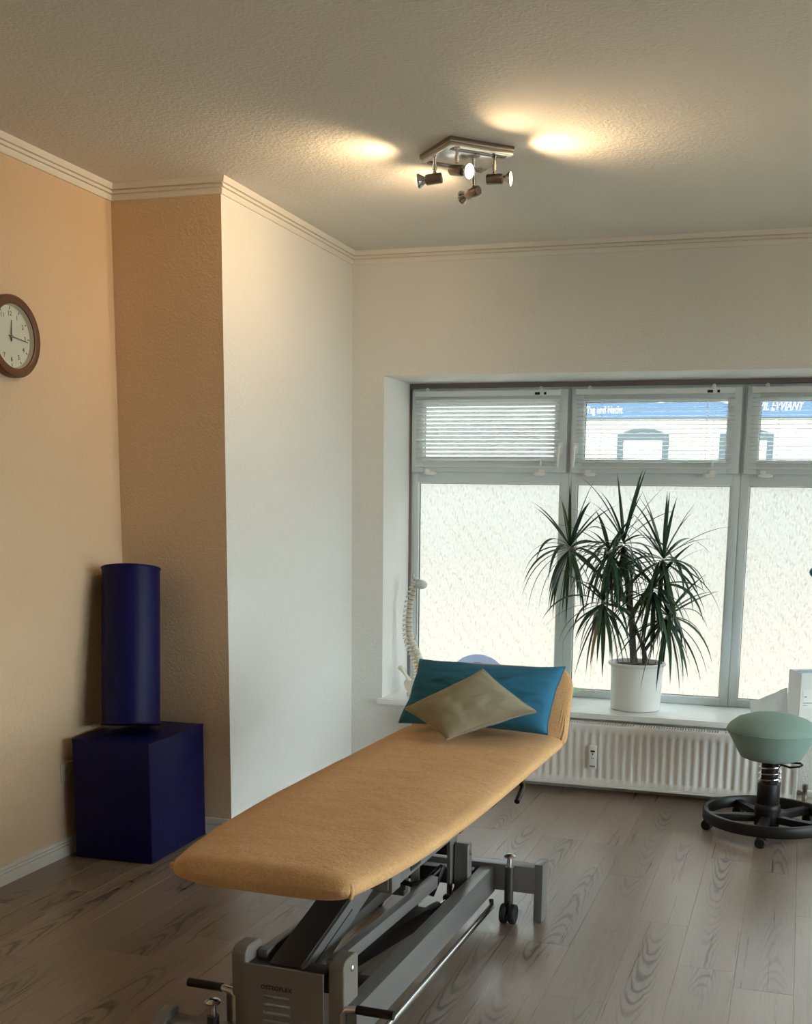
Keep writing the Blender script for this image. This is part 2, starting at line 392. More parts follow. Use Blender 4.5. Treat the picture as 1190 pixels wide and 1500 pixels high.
# dark joint round the frame head
S(MB().box(OX0, OX1, YF+.010, YF+.06, OZ1-.026, OZ1-.0005).box(OX0+.0005, OX0+.012, YF+.012, YF+.06, .433, OZ1-.03).build('trim_7', mat('joint_foam', (0.22, 0.18, 0.18), 0.8)))

# ------------------------------------------------------------------ windows
XB = [-2.272, -1.310, -0.345, 0.620, 1.585, 2.584]                  # module borders
def frame_ring(b, x0, x1, z0, z1, wl, wr, wb, wt, y0, y1, bev=.004):
    b.box(x0, x0+wl, y0, y1, z0, z1, bev); b.box(x1-wr, x1, y0, y1, z0, z1, bev)
    b.box(x0+wl-.002, x1-wr+.002, y0, y1, z0, z0+wb, bev); b.box(x0+wl-.002, x1-wr+.002, y0, y1, z1-wt, z1, bev)
ZB, ZT = .4325, 2.222
for i in range(5):
    x0, x1 = XB[i], XB[i+1]
    wroot = S(empty('window_%d' % (i+1), ((x0+x1)/2, YF+.03, ZB)))
    cx = (x0+x1)/2
    def put(b, name, m_, dx=0):
        o = b.build(name, m_, wroot); o.location = (-cx, -(YF+.03), -ZB); return o
    b = MB()
    frame_ring(b, x0+.0005, x1-.0005, ZB, ZT, .047, .047, .040, .026, YF+.030, YF+.09)
    b.box(x0+.04, x1-.04, YF+.030, YF+.09, 1.676, 1.752, .004)
    put(b, 'window_frame', 'pvc')
    gx0, gx1, gz0, gz1 = x0+.047, x1-.047, .474, 1.676
    b = MB(); frame_ring(b, gx0-.004, gx1+.004, gz0-.004, gz1+.004, .010, .010, .010, .010, YF+.033, YF+.06, .002); put(b, 'glazing_bead', 'white_plastic')
    b = MB(); frame_ring(b, gx0+.005, gx1-.005, gz0+.005, gz1-.005, .003, .003, .003, .003, YF+.042, YF+.06, 0); put(b, 'gasket', 'gasket')
    put(MB().box(gx0+.004, gx1-.004, YF+.052, YF+.056, gz0+.004, gz1-.004), 'frosted_pane', 'frost')
    # tilting sash
    sx0, sx1, sz0, sz1 = x0+.013, x1-.013, 1.737, 2.206
    b = MB(); frame_ring(b, sx0, sx1, sz0, sz1, .068, .068, .068, .068, YF, YF+.075, .005)
    so = put(b, 'sash', 'pvc')
    b = MB(); frame_ring(b, sx0+.065, sx1-.065, sz0+.065, sz1-.065, .010, .010, .010, .010, YF+.006, YF+.04, .002); put(b, 'sash_bead', 'white_plastic')
    b = MB(); frame_ring(b, sx0+.074, sx1-.074, sz0+.074, sz1-.074, .003, .003, .003, .003, YF+.018, YF+.04, 0); put(b, 'sash_gasket', 'gasket')
    put(MB().box(sx0+.07, sx1-.07, YF+.034, YF+.038, sz0+.07, sz1-.07), 'clear_pane', 'glass')
    hx = (sx1-.034, sx0+.030)[i % 2]
    b = MB(); b.box(hx-.014, hx+.014, YF-.010, YF+.001, 1.842, 1.905, .006)
    b.tube([(hx, YF-.008, 1.882), (hx, YF-.034, 1.882), (hx-.002, YF-.042, 1.876), (hx-.003, YF-.043, 1.82), (hx-.006, YF-.042, 1.765)], [.009, .009, .009, .008, .0075], 10)
    put(b, 'window_handle', 'white_plastic')
    for hx in (sx0+.12, sx1-.15):
        b = MB(); b.box(hx-.026, hx+.026, YF-.008, YF+.022, 1.718, 1.739, .003); b.cyl((hx-.038, YF-.002, 1.729), (hx+.038, YF-.002, 1.729), .006, 8)
        put(b, 'hinge', 'white_plastic')

for i in range(4):
    ya, yb_ = RWY0+(RWY1-RWY0)*i/4, RWY0+(RWY1-RWY0)*(i+1)/4
    wroot = S(empty('window_%d' % (i+6), (XR+.18, (ya+yb_)/2, RWZ0)))
    b = MB(); hh = (yb_-ya)/2; zt_ = RWZ1-RWZ0
    b.box(-.035, .035, -hh, -hh+.05, 0, zt_); b.box(-.035, .035, hh-.05, hh, 0, zt_); b.box(-.035, .035, -hh+.05, hh-.05, 0, .06); b.box(-.035, .035, -hh+.05, hh-.05, zt_-.06, zt_)
    b.build('window_frame', 'pvc', wroot)
    MB().box(-.002, .002, -hh+.045, hh-.045, .055, zt_-.055).build('clear_pane', 'glass', wroot)

# ------------------------------------------------------------------ venetian blinds, one on each sash
NS = 16
labels = ['white venetian blind with half closed slats on the window sash beside the spine model',
          'white venetian blind with open slats on the window sash above the potted plant',
          'white venetian blind with open slats on the window sash above the white carton']
for i in range(3):
    x0, x1 = XB[i]+.042, XB[i+1]-.055
    r = empty('venetian_blind', ((x0+x1)/2, YF-.012, 1.775)); tag(r, labels[i], 'blind', 'venetian blinds on the upper sashes')
    hw = (x1-x0)/2
    MB().box(-hw-.004, hw+.004, -.014, .012, .392, .424, .002).build('headrail', 'slat', r)
    for hx in (-hw+.075, hw-.11):
        MB().lathe([(.004, -.003), (.011, -.003), (.012, 0), (.011, .003), (.004, .003)], 16, Matrix.Translation((hx, -.012, .432)) @ Matrix.Rotation(PI/2, 4, 'X'), closed_ends=False).box(hx-.003, hx+.003, -.014, .01, .418, .425).build('hook', 'white_plastic', r)
    MB().box(hw-.145, hw-.115, -.0155, -.013, .397, .411).build('cord_lock', 'black', r)
    MB().box(hw-.092, hw-.078, -.0155, -.013, .397, .411).build('tilt_gear', 'black', r)
    ang = math.radians({0: -40, 1: -6, 2: -5}[i])
    pr = []
    for q in range(7):
        u = -1+2*q/6; pr.append((u*.0125, .0022*(1-u*u)))
    P = []
    for sx in (-hw, hw):
        for th in (0, -.0005):
            for u, z in pr: P.append((sx, u, z+th))
    n = 7; Fc = [(q, q+1, q+1+2*n, q+2*n) for q in range(n-1)]+[(q+n, q+2*n+n, q+1+2*n+n, q+1+n) for q in range(n-1)]+[(0, 2*n, 3*n, n), (n-1, 2*n-1, 4*n-1, 3*n-1)]
    b = MB(); b._put(P, Fc, 0, True); first = None
    for q in range(NS):
        z = .368-q*.0232
        if first is None: first = b.build('slat', 'slat', r, (0, 0, z), (ang, 0, 0)); o = first
        else: o = copy_of(first, r, (0, 0, z), (ang+random.uniform(-.03, .03), 0, 0))
    MB().box(-hw, hw, -.010, .010, -.012, -.002, .003).build('bottom_rail', 'slat', r)
    for hx in (-hw+.145, hw-.14):
        b = MB()
        for sy in (-.0125, .0125): b.cyl((hx, sy, -.004), (hx, sy, .395), .0008, 6)
        b.build('ladder_cord', 'cord', r)
    MB().cyl((hw-.10, -.017, .03), (hw-.102, -.016, .40), .0009, 6).build('pull_cord', 'cord', r)
    MB().lathe([(.002, .02), (.006, .012), (.008, -.006), (.007, -.014)], 12, Matrix.Translation((hw-.10, -.017, .015))).build('tassel', 'cord', r)
    for hx in (-hw+.075, hw-.10):
        MB().cyl((hx, -.004, -.030), (hx, .013, -.030), .009, 14).box(hx-.016, hx+.016, .004, .0125, -.040, -.020, .002).build('cord_holder', 'white_plastic', r)

# ------------------------------------------------------------------ street outside
S(MB().box(-60, 60, -40, 60, -.45, -.35).build('street_ground', mat('pale_paving', (0.30, 0.25, 0.19), 0.9)))
yb = 24.0; kf = yb/13.0
def fx(x): return x*kf
def fz(z): return 1.55+(z-1.55)*kf
root = empty('shop_building', (fx(-1.5), yb, -.35)); tag(root, 'pale shop building across the street with blue sign band', 'building')
def putb(b, name, m_): o = b.build(name, m_, root); o.location = (-fx(-1.5), -yb, .35); return o
putb(MB().box(-22, 22, yb, yb+6, -.35, 9.5), 'facade', mat('cream_render', (0.31, 0.31, 0.28), 0.9))
putb(MB().box(fx(-2.47), 13, yb-.12, yb-.001, fz(2.515), fz(2.80)), 'sign_band', mat('sign_blue', (0.022, 0.062, 0.13), 0.6))
M['sign_white'] = mat('sign_white', (0.6, 0.6, 0.58), 0.5)
M['win_dark'] = mat('window_frame_grey', (0.022, 0.036, 0.044), 0.5); M['win_pale'] = mat('window_blind_white', (0.45, 0.45, 0.40), 0.6)
for xa in (-2.035, -.923):
    a0, a1, z1, z0 = fx(xa), fx(xa+.565), fz(2.345), fz(1.75)
    b = MB(); fw_ = .125
    b.box(a0, a0+fw_, yb-.05, yb-.001, z0, z1); b.box(a1-fw_, a1, yb-.05, yb-.001, z0, z1); b.box(a0+fw_, a1-fw_, yb-.05, yb-.001, z1-.12, z1)
    poly = [(a0+.10, z1+.035)]+[(a0+.10+(a1-a0-.2)*q/10, z1+.035+.085*math.sin(PI*q/10)) for q in range(1, 10)]+[(a1-.10, z1+.035)]
    b.prism(poly, yb-.05, yb-.001)
    fo = putb(b, 'window', 'win_dark')
    o = MB().box(a0+fw_, a1-fw_, yb-.02, yb-.001, z0, z1-.12).build('pane', 'win_pale', fo)
up = Matrix.Rotation(PI/2, 4, 'X')
text_mesh('sign_lettering', 'Tag und Nacht', .20, 'sign_white', root, Matrix.Translation((fx(-2.185)-fx(-1.5), -.125, fz(2.60)+.35)) @ up, .003, xscale=.62)
text_mesh('sign_lettering', 'VIL EVVIANY', .24, 'sign_white', root, Matrix.Translation((fx(-.31)-fx(-1.5), -.125, fz(2.628)+.35)) @ up, .003, shear=.35, xscale=.62)
b = MB()
for cx_, cz_, rr in ((-.86, 2.72, .09), (-1.565, 2.70, .035)):
    pts = [(fx(cx_+rr*math.cos(a)), yb-.125, fz(cz_+rr*.55*math.sin(a))) for a in [PI*1.02+PI*.96*q/10 for q in range(11)]]
    b.tube(pts, .022 if rr > .05 else .02, 8)
putb(b, 'sign_logo', 'sign_white')

# ------------------------------------------------------------------ radiator
RX0, RX1, RZ0, RZ1, RY = -2.035, 0.045, .055, .385, YW-.125
r = tag(empty('radiator', ((RX0+RX1)/2, YW, 0)), 'long low white ribbed panel radiator under the window board', 'radiator')
def putr(b, name, m_): o = b.build(name, m_, r); o.location = (-(RX0+RX1)/2, -YW, 0); return o
NR = 49; pitch_ = (RX1-RX0)/NR; P = []; Fc = []
b = MB()
xs = [RX0]; dep = [0]
for q in range(NR):
    c = RX0+(q+.5)*pitch_
    for dx, d in ((-.013, 0), (-.008, 1), (.008, 1), (.013, 0)): xs.append(c+dx); dep.append(d)
xs.append(RX1); dep.append(0)
zs = [(RZ0, 0), (RZ0+.032, 0), (RZ0+.040, 1), (RZ1-.050, 1), (RZ1-.042, 0), (RZ1-.004, 0), (RZ1, -.6)]
for z, f in zs:
    for x_, d in zip(xs, dep): P.append((x_, RY+(.0065*d*f if f >= 0 else .004), z))
nx = len(xs)
Fc = [(j*nx+q, j*nx+q+1, (j+1)*nx+q+1, (j+1)*nx+q) for j in range(len(zs)-1) for q in range(nx-1)]
b._put(P, Fc); b.box(RX0, RX1, RY+.0067, RY+.012, RZ0, RZ1-.006)
putr(b, 'front_panel', 'radiator')
b = MB(); b.box(RX0, RX1, YW-.055, YW-.04, RZ0, RZ1-.004); b.box(RX0, RX0+.004, RY+.012, YW-.04, RZ0, RZ1-.02); b.box(RX1-.0, RX1+.014, RY-.001, YW-.04, RZ0-.002, RZ1-.004, .003); putr(b, 'back_panel', 'radiator')
b = MB(); b.box(RX0, RX1, RY, RY+.013, RZ0-.013, RZ0-.001, .003); putr(b, 'bottom_rim', 'radiator')
b = MB(); z0, z1 = RZ1-.004, RZ1+.001
b.box(RX0, RX1, RY+.002, RY+.012, z0, z1); b.box(RX0, RX1, YW-.052, YW-.042, z0, z1)
xx = RX0+.006; q = 0
while xx < RX1-.01:
    wd = .032 if q % 30 == 24 else .0055
    b.box(xx, xx+wd, RY+.012, YW-.052, z0, z1-.0005); xx += wd+.0085; q += 1
o = putr(b, 'top_grille', 'radiator')
MB().box(RX0+.01, RX1-.01, RY+.02, YW-.06, RZ0+.02, RZ1-.03).build('convector', 'dark_metal', o)
b = MB(); b.cyl((RX0-.005, YW-.07, RZ1-.032), (RX0-.03, YW-.07, RZ1-.032), .012, 12); b.lathe([(.013, 0), (.024, .008), (.026, .02), (.026, .062), (.021, .068)], 18, Matrix.Translation((RX0-.028, YW-.07, RZ1-.032)) @ Matrix.Rotation(-PI/2, 4, 'Y'))
putr(b, 'thermostat_head', 'white_plastic')
b = MB(); b.cyl((RX1+.014, YW-.06, .088), (RX1+.05, YW-.06, .088), .009, 12); b.cyl((RX1+.018, YW-.06, .088), (RX1+.034, YW-.06, .088), .016, 6)
b.lathe([(.013, -.040), (.014, -.022), (.012, -.018), (.012, .018), (.015, .022), (.015, .046), (.011, .05)], 14, Matrix.Translation((RX1+.056, YW-.06, .088)))
putr(b, 'lockshield_valve', 'brass')
b = MB(); b.cyl((RX1+.06, YW-.045, .095), (XR-.3, YW-.045, .095), .009, 10); b.cyl((RX1+.06, YW-.02, .07), (XR-.3, YW-.02, .07), .009, 10); putr(b, 'pipe', 'radiator')
# heat meter hung on the radiator front
hm = tag(empty('heat_meter', (-1.007, RY-.002, .146)), 'small white heat cost meter clipped on the radiator front', 'meter')
MB().box(-.019, .019, -.022, .002, 0, .128, .005).build('housing', 'white_plastic', hm)
MB().box(-.012, .012, -.0235, -.0215, .092, .102).build('display', 'black', hm)
MB().cyl((0, -.0235, .082), (0, -.0215, .082), .0045, 10).build('button', 'black', hm)
MB().box(-.009, .009, -.023, -.0215, .056, .060).box(-.015, .015, -.0235, -.0215, .010, .018).build('seal', 'label_grey', hm)

# ------------------------------------------------------------------ treatment couch
T0 = Vector((-1.225, 3.45, 0)); TR = math.radians(-1.5)
tb = tag(empty('treatment_table', T0, TR), 'height adjustable treatment couch with tan terry cover and raised head end', 'treatment table')
MT = Matrix.Translation(T0) @ Matrix.Rotation(TR, 4, 'Z')
def hw_at(y):
    pts = [(-.975, .245), (-.93, .262), (-.80, .290), (-.65, .312), (-.45, .327), (-.2, .336), (.1, .340), (.97, .342)]
    for (a, ha), (c, hc) in zip(pts, pts[1:]):
        if y <= c: return ha+(hc-ha)*max(0, (y-a))/(c-a)
    return pts[-1][1]
def cushion(y0, y1, zt, th, hwf, rend0, rend1, seg=44, wr=0.0, n=4.2):
    b = MB(); st = []; N = 70
    for i in range(N+1):
        u = i/N; st.append(y0+(y1-y0)*(0.5-0.5*math.cos(PI*u))*.6+(y1-y0)*u*.4)
    for y in st:
        e = 1.0
        if y-y0 < rend0: e = (1-(1-(y-y0)/rend0)**2.6)**(1/2.6)
        if y1-y < rend1: e = min(e, (1-(1-(y1-y)/rend1)**2.6)**(1/2.6))
        e = max(e, .04); w_ = hwf(y)-.025*(1-e)
        for k in range(seg):
            a = 2*PI*k/seg; c, s_ = math.cos(a), math.sin(a)
            x_ = w_*math.copysign(abs(c)**(2/n), c); z_ = th/2*e*math.copysign(abs(s_)**(2/2.6), s_)
            dz = 0
            if s_ > 0: dz = wr*(noise.noise(Vector((x_*5, y*3, 0)))*.5+noise.noise(Vector((x_*14+y*4, y*5, 3)))*.25)*min(1, s_*2)
            b.v.append((x_, y, zt-th/2+z_+dz))
    for i in range(N):
        for k in range(seg): b.face((i*seg+k, i*seg+(k+1) % seg, (i+1)*seg+(k+1) % seg, (i+1)*seg+k), 0, True)
    b.face(range(seg)); b.face([N*seg+k for k in range(seg)][::-1]); return b
mt_ = cushion(-.975, .985, .652, .082, hw_at, .05, .05, wr=.006).build('mattress', 'cover', tb)
# pinched corners and a pulled crease of the cover
MB().ellipsoid((.247, -.948, .606), (.009, .008, .022)).build('corner_tuck', 'cover', mt_)
MB().ellipsoid((-.250, -.948, .616), (.014, .010, .010)).build('corner_tuck', 'cover', mt_)
hd = cushion(0, .315, .04, .085, lambda y: .332-.035*max(0, (y-.22)/.095)**2, .04, .06, wr=.003).build('headrest', 'cover', tb)
hd.location = (.018, .978, .606); hd.rotation_euler = (math.radians(66), 0, 0)
b = MB()
for q in range(3):
    b.tube([(.330-.012*q, .955+.004*q, .60+.012*q), (.338-.010*q, .985+.006*q, .66+.02*q), (.335-.006*q, 1.01+.006*q, .72+.02*q)], [.003, .006, .002], 8)
b.build('side_gather', 'cover', tb)
# underside frame
b = MB(); b.box(-.25, .235, -.67, .93, .515, .568, .004); b.build('bed_board', 'grey_metal', tb)
b = MB(); b.box(.205, .245, -.665, -.60, .508, .57, .002); b.box(.207, .243, -.60, .90, .515, .55, .003); b.box(-.265, -.225, -.665, .90, .515, .55, .003); b.build('side_rail', 'grey_metal', tb)
MB().box(.2445, .2465, -.52, -.44, .528, .545).build('rail_slot', 'black', tb)
b = MB(); b.tube([(.25, .50, .565), (.30, .475, .560), (.315, .445, .552), (.316, .36, .520)], .010, 10); b.build('release_lever', 'black', tb)
# base: two long rails, near tower, far posts, feet
bx = -.025
for s_ in (-1, 1):
    b = MB(); xa, xb_ = sorted((bx+s_*.150, bx+s_*.200)); b.box(xa, xb_, -.74, .60, .095, .200, .004); b.build('base_rail', 'grey_metal', tb)
# far cross beam with feet and casters
MB().box(bx-.375, bx+.365, .575, .640, .110, .212, .003).build('cross_beam', 'grey_metal', tb)
for s_ in (-1, 1):
    MB().box(bx+s_*.375-.016, bx+s_*.375+.016, .575, .660, .0, .226, .003).build('foot', 'grey_metal', tb)
MB().box(bx-.375, bx+.375, -.80, -.735, .030, .095, .003).build('cross_beam', 'grey_metal', tb)
for s_ in (-1, 1):
    MB().prism([(-.82, 0), (-.735, 0), (-.735, .118), (-.765, .122), (-.80, .108), (-.82, .09)], bx+s_*.375-.018, bx+s_*.375+.018, 'x').build('foot', 'grey_metal', tb, bevel=.003)
def caster(x_, y_, ztop, zstem):
    b = MB(); b.cyl((x_, y_, .05), (x_, y_, ztop-.01), .0095, 12); b.lathe([(.010, 0), (.022, .004), (.023, .009), (.014, .016), (.004, .018)], 16, Matrix.Translation((x_, y_, ztop-.012)))
    c_ = b.build('caster_stem', 'chrome', tb)
    b = MB(); b.cyl((x_, y_, .075), (x_, y_, ztop-.045), .017, 14); b.build('caster_sleeve', 'dark_metal', c_)
    for dx in (-.017, .017):
        b = MB(); b.lathe([(.012, -.012), (.034, -.012), (.0375, -.007), (.0375, .007), (.034, .012), (.026, .0125), (.025, .010), (.006, .011)], 24, Matrix.Translation((x_+dx+.004, y_-.012, .0376)) @ Matrix.Rotation(PI/2, 4, 'Y'))
        b.build('wheel', 'rubber', c_)
    MB().box(x_-.006, x_+.012, y_-.03, y_+.008, .04, .085, .004).build('fork', 'black', c_)
caster(.245, .545, .262, .2); caster(bx-.270, .545, .262, .2); caster(-.250, -.77, .168, .1); caster(bx+.27, -.77, .168, .1)
# pedal bars
for s_ in (-1, 1):
    xo = bx+s_*.212
    b = MB(); b.tube([(xo, -.70, .062), (xo, .52, .062), (xo-s_*.01, .545, .075)], .0105, 12); b.build('pedal_rod', 'chrome', tb)
    b = MB(); b.tube([(bx+s_*.165, -.752, .06), (bx+s_*.165, -.752, .185), (bx+s_*.175, -.752, .198), (bx+s_*.21, -.752, .202)], .010, 12); po = b.build('pedal_arm', 'chrome', tb)
    MB().cyl((bx+s_*.205, -.752, .202), (bx+s_*.312, -.752, .202), .0125, 14).build('pedal_sleeve', 'black', po)
# near tower
for s_ in (-1, 1):
    xa, xb_ = sorted((bx+s_*.125, bx+s_*.170))
    poly = [(-.76, .09), (-.66, .09), (-.66, .318), (-.675, .332), (-.735, .332), (-.752, .325), (-.76, .312)]
    o = MB().prism(poly, xa, xb_, 'x').build('tower_post', 'panel_grey', tb, bevel=.004)
    MB().lathe([(.0095, 0), (.0095, .004), (.005, .007)], 14, Matrix.Translation((bx+s_*.170, -.705, .298)) @ Matrix.Rotation(s_*PI/2, 4, 'Y')).build('pivot_bolt', 'chrome', o)
# tower cover with three cut slots, text printed above them
x0, x1 = bx-.132, bx+.112; sl = (-.094, -.012); zsl = [(.201, .210), (.177, .186), (.153, .162), (.129, .138)]
b = MB(); y0, y1 = -.768, -.760
b.box(x0, sl[0], y0, y1, .06, .292); b.box(sl[1], x1, y0, y1, .06, .292)
zz = [.292]+[v_ for p_ in zsl for v_ in (p_[1], p_[0])]+[.06]
for q in range(0, len(zz), 2): b.box(sl[0], sl[1], y0, y1, zz[q+1], zz[q])
cv = b.build('tower_cover', 'panel_grey', tb)
text_mesh('lettering', 'OSTEOFLEX', .0165, 'print', cv, Matrix.Translation((-.053, -.7685, .232)) @ up, .0003, spacing=1.08, bold=.0005)
MB().box(x0+.005, x1-.005, -.755, -.68, .255, .285, .003).build('tower_cap', 'dark_metal', tb)
# lifting arms
def beam(p, q, wx, hz, name, m_, parent=tb):
    p, q = Vector(p), Vector(q); d = q-p; L = d.length; rot = d.to_track_quat('Y', 'Z').to_matrix().to_4x4()
    return MB().box(-wx/2, wx/2, 0, L, -hz/2, hz/2, .004, mtx=Matrix.Translation(p) @ rot).build(name, m_, parent)
MB().prism([(-.735, .225), (-.735, .290), (.26, .552), (.26, .505)], -.092, .006, 'x').build('lift_arm', 'dark_metal', tb, bevel=.003)  # dark coat carries the shade of the bed on the arm's top
o = MB().prism([(-.735, .205), (-.735, .288), (.26, .550), (.26, .505), (-.55, .255)], .007, .014, 'x').build('arm_lit_side', 'grey_metal', tb)  # added lighter plate: paints the arm's right face as lit
MB().prism([(-.70, .262), (-.70, .266), (-.40, .345), (-.40, .341)], .0142, .0152, 'x').build('arm_groove', 'black', o)
for s_ in (-1, 1):
    beam((bx+s_*.105, -.70, .288), (bx+s_*.105, .16, .262), .030, .040, 'parallel_arm', 'grey_metal')
beam((-.10, -.50, .250), (-.10, .42, .270), .05, .055, 'cross_tube', 'dark_metal')
beam((-.03, -.42, .165), (.045, .15, .140), .055, .055, 'motor_housing', 'black')
b = MB(); b.cyl((.045, .15, .140), (.060, .26, .135), .018, 14); b.build('motor_neck', 'black', tb)
b = MB(); b.cyl((.058, .24, .135), (.074, .35, .132), .009, 12); b.build('motor_spindle', 'chrome', tb)
b = MB(); b.box(.055, .095, .33, .36, .115, .15, .004); b.build('spindle_fork', 'black', tb)
MB().box(bx-.15, bx+.15, -.50, -.44, .11, .16, .003).build('motor_bracket', 'dark_metal', tb)
# far posts with cross bar and tapered lever plates
for s_ in (-1, 1):
    xa, xb_ = sorted((bx+s_*.098, bx+s_*.150))
    o = MB().prism([(.405, .10), (.455, .10), (.455, .315), (.445, .328), (.415, .328), (.405, .318)], xa, xb_, 'x').build('far_post', 'grey_metal', tb, bevel=.003)
    MB().lathe([(.0085, 0), (.0085, .004), (.004, .006)], 14, Matrix.Translation((bx+s_*.150, .43, .290)) @ Matrix.Rotation(s_*PI/2, 4, 'Y')).build('pivot_bolt', 'chrome', o)
MB().box(bx-.10, bx+.10, .415, .45, .275, .318, .003).build('post_crossbar', 'dark_metal', tb)
for x_ in (.062, -.112):
    MB().prism([(.375, .136), (.395, .134), (.44, .30), (.47, .40), (.36, .40), (.37, .30)], x_-.006, x_+.006, 'x').build('lever_plate', 'grey_metal', tb)
for x_ in (-.045,):
    beam((x_, .31, .10), (x_-.005, .33, .40), .030, .040, 'slave_post', 'grey_metal')
    beam((.02, .30, .155), (.045, .36, .255), .018, .020, 'handle_bar', 'black')
    b = MB(); b.tube([(-.11, .26, .215), (-.03, .24, .21), (.01, .28, .215), (.04, .36, .25)], .010, 10); b.build('hand_loop', 'black', tb)
beam((bx-.12, .36, .405), (bx+.14, .36, .405), .04, .04, 'head_tube', 'dark_metal')
beam((-.05, .36, .40), (-.05, .40, .52), .10, .03, 'lift_arm', 'dark_metal')
beam((bx-.14, .52, .17), (bx+.14, .52, .17), .05, .06, 'tie_beam', 'dark_metal')
b = MB(); b.tube([(.08, .47, .24), (.085, .46, .19), (.07, .42, .15), (.055, .38, .10), (.06, .36, .075)], .0035, 8); b.build('motor_cable', 'black', tb)

# ------------------------------------------------------------------ pillows
def pillow(name, corners, th, n_dir, mat_, parent, bow=.05, wr=.004, seed=0, N=44, p=.5):
    A, B, C_, D = [Vector(c) for c in corners]       # A-B bottom edge, D-C top edge
    nrm = (B-A).cross(D-A).normalized()
    if nrm.dot(Vector(n_dir)) < 0: nrm = -nrm
    ctr = (A+B+C_+D)/4; b = MB()
    for side in (1, -1):
        for j in range(N+1):
            for i in range(N+1):
                u, v_ = -1+2*i/N, -1+2*j/N
                rm = 1-(1-u*u)*(1-v_*v_); uu, vv = u*(1-bow*.6*(1-v_*v_))+.018*rm*noise.noise(Vector((u*2.1, v_*2.3, seed+9))), v_*(1-bow*1.5*(1-u*u))+.035*rm*noise.noise(Vector((u*2.4, v_*1.9, seed+17)))
                P = (A*(1-uu)*(1-vv)+B*(1+uu)*(1-vv)+C_*(1+uu)*(1+vv)+D*(1-uu)*(1+vv))/4
                t_ = th/2*max(0, (1-u**2)*(1-v_**2))**p
                fold = wr*(noise.noise(Vector((u*3+seed, v_*3, seed)))+.6*noise.noise(Vector((u*2+v_*7, v_*2-u*6, seed+5))))*min(1, 4*max(0, (1-u*u)*(1-v_*v_)))
                b.v.append(tuple(P+nrm*side*(t_+fold)))
    K = (N+1)**2
    for s_ in (0, 1):
        for j in range(N):
            for i in range(N):
                a = s_*K+j*(N+1)+i; b.face((a, a+1, a+N+2, a+N+1), 0, True)
    o = b.build(name, mat_, parent)
    bm = bmesh.new(); bm.from_mesh(o.data); bmesh.ops.remove_doubles(bm, verts=bm.verts, dist=1e-5); bmesh.ops.recalc_face_normals(bm, faces=bm.faces); bm.to_mesh(o.data); bm.free()
    rim = [Vector(b.v[j*(N+1)+i]) for j, i in [(0, q) for q in range(N)]+[(q, N) for q in range(N)]+[(N, N-q) for q in range(N)]+[(N-q, 0) for q in range(N)]]
    return o, rim
def L2W(c): return MT @ Vector(c)
root = tag(empty('blue_pillow', L2W((0, .9, .655))), 'teal blue rectangular pillow leaning on the raised headrest', 'pillow')
cs = [L2W(c)-root.location for c in ((-.305, .800, .676), (.312, .805, .676), (.336, .975, .920), (-.272, .960, .920))]
o, rim = pillow('pillow_cover', cs, .165, (0, -1, .6), 'blue_cloth', root, .07, .010, 3, p=.42)
MB().tube(rim, .0022, 6, closed=True).build('seam', 'blue_cloth', o)
root = tag(empty('olive_cushion', L2W((-.046, .72, .655))), 'olive square cushion with piping propped on its corner before the blue pillow', 'cushion')
cs = [L2W(c)-root.location for c in ((-.028, .604, .670), (.294, .692, .784), (.050, .792, .916), (-.226, .670, .764))]
o, rim = pillow('cushion_cover', cs, .165, (0, -1, .8), 'olive_cloth', root, .075, .006, 11, p=.45)
MB().tube(rim, .0042, 8, closed=True).build('piping', 'piping', o)
# mint cushion on the sill
root = tag(empty('mint_cushion', (-1.355, 6.30, .433)), 'pale mint green cushion lying on the window board behind the headrest', 'cushion')
cs = [(-.2, -.13, .03), (.06, -.19, .025), (.215, .15, .055), (-.12, .19, .06)]
o, rim = pillow('cushion_cover', cs, .10, (0, 0, 1), 'green_cloth', root, .06, .004, 21)
o.location.z = .018

# ------------------------------------------------------------------ stool by the window
SX, SY = -.075, 5.60
st = tag(empty('active_stool', (SX, SY, 0)), 'round sage green padded stool on a black spring column with ring base', 'stool')
MB().lathe([(.02, .362), (.120, .364), (.142, .372), (.150, .384), (.212, .497), (.2135, .506), (.211, .514), (.200, .530), (.165, .557), (.11, .576), (.05, .585), (.001, .587)], 56).build('seat', 'stool_cloth', st)
MB().tube([(.2135*math.cos(a), .2135*math.sin(a), .503) for a in [2*PI*q/60 for q in range(60)]], .0022, 6, closed=True).build('seat_seam', 'stool_cloth', st)
MB().cyl((0, 0, .23), (0, 0, .355), .040, 28).build('inner_column', 'black', st)
pts = []
for q in range(150):
    a = 2*PI*3.6*q/149; pts.append((.052*math.cos(a), .052*math.sin(a), .245+.105*q/149))
MB().tube(pts, .0048, 8).build('coil_spring', 'chrome', st)
MB().lathe([(.052, .130), (.054, .136), (.054, .236), (.050, .245), (.044, .248)], 32).build('column_sleeve', 'black', st)
MB().lathe([(.058, .030), (.060, .034), (.062, .118), (.060, .135), (.054, .142)], 32).build('column_socket', 'black', st)
pts = [(.04, -.02, .345), (.09, -.05, .338), (.135, -.05, .345), (.148, -.03, .350), (.14, -.005, .352), (.07, .0, .352)]
MB().tube(pts, .005, 8).build('height_lever', 'black', st)
b = MB(); R_ = .292; n0 = 72; prof = [(-.012, .050), (.010, .050), (.015, .056), (.015, .098), (.010, .104), (-.008, .104), (-.012, .099)]
for q in range(n0):
    a = 2*PI*q/n0
    for dr, z in prof: b.v.append(((R_+dr)*math.cos(a), (R_+dr)*math.sin(a), z))
n = len(prof)
for q in range(n0):
    for k in range(n): b.face((q*n+k, q*n+(k+1) % n, ((q+1) % n0)*n+(k+1) % n, ((q+1) % n0)*n+k), 0, True)
b.build('base_ring', 'black', st)
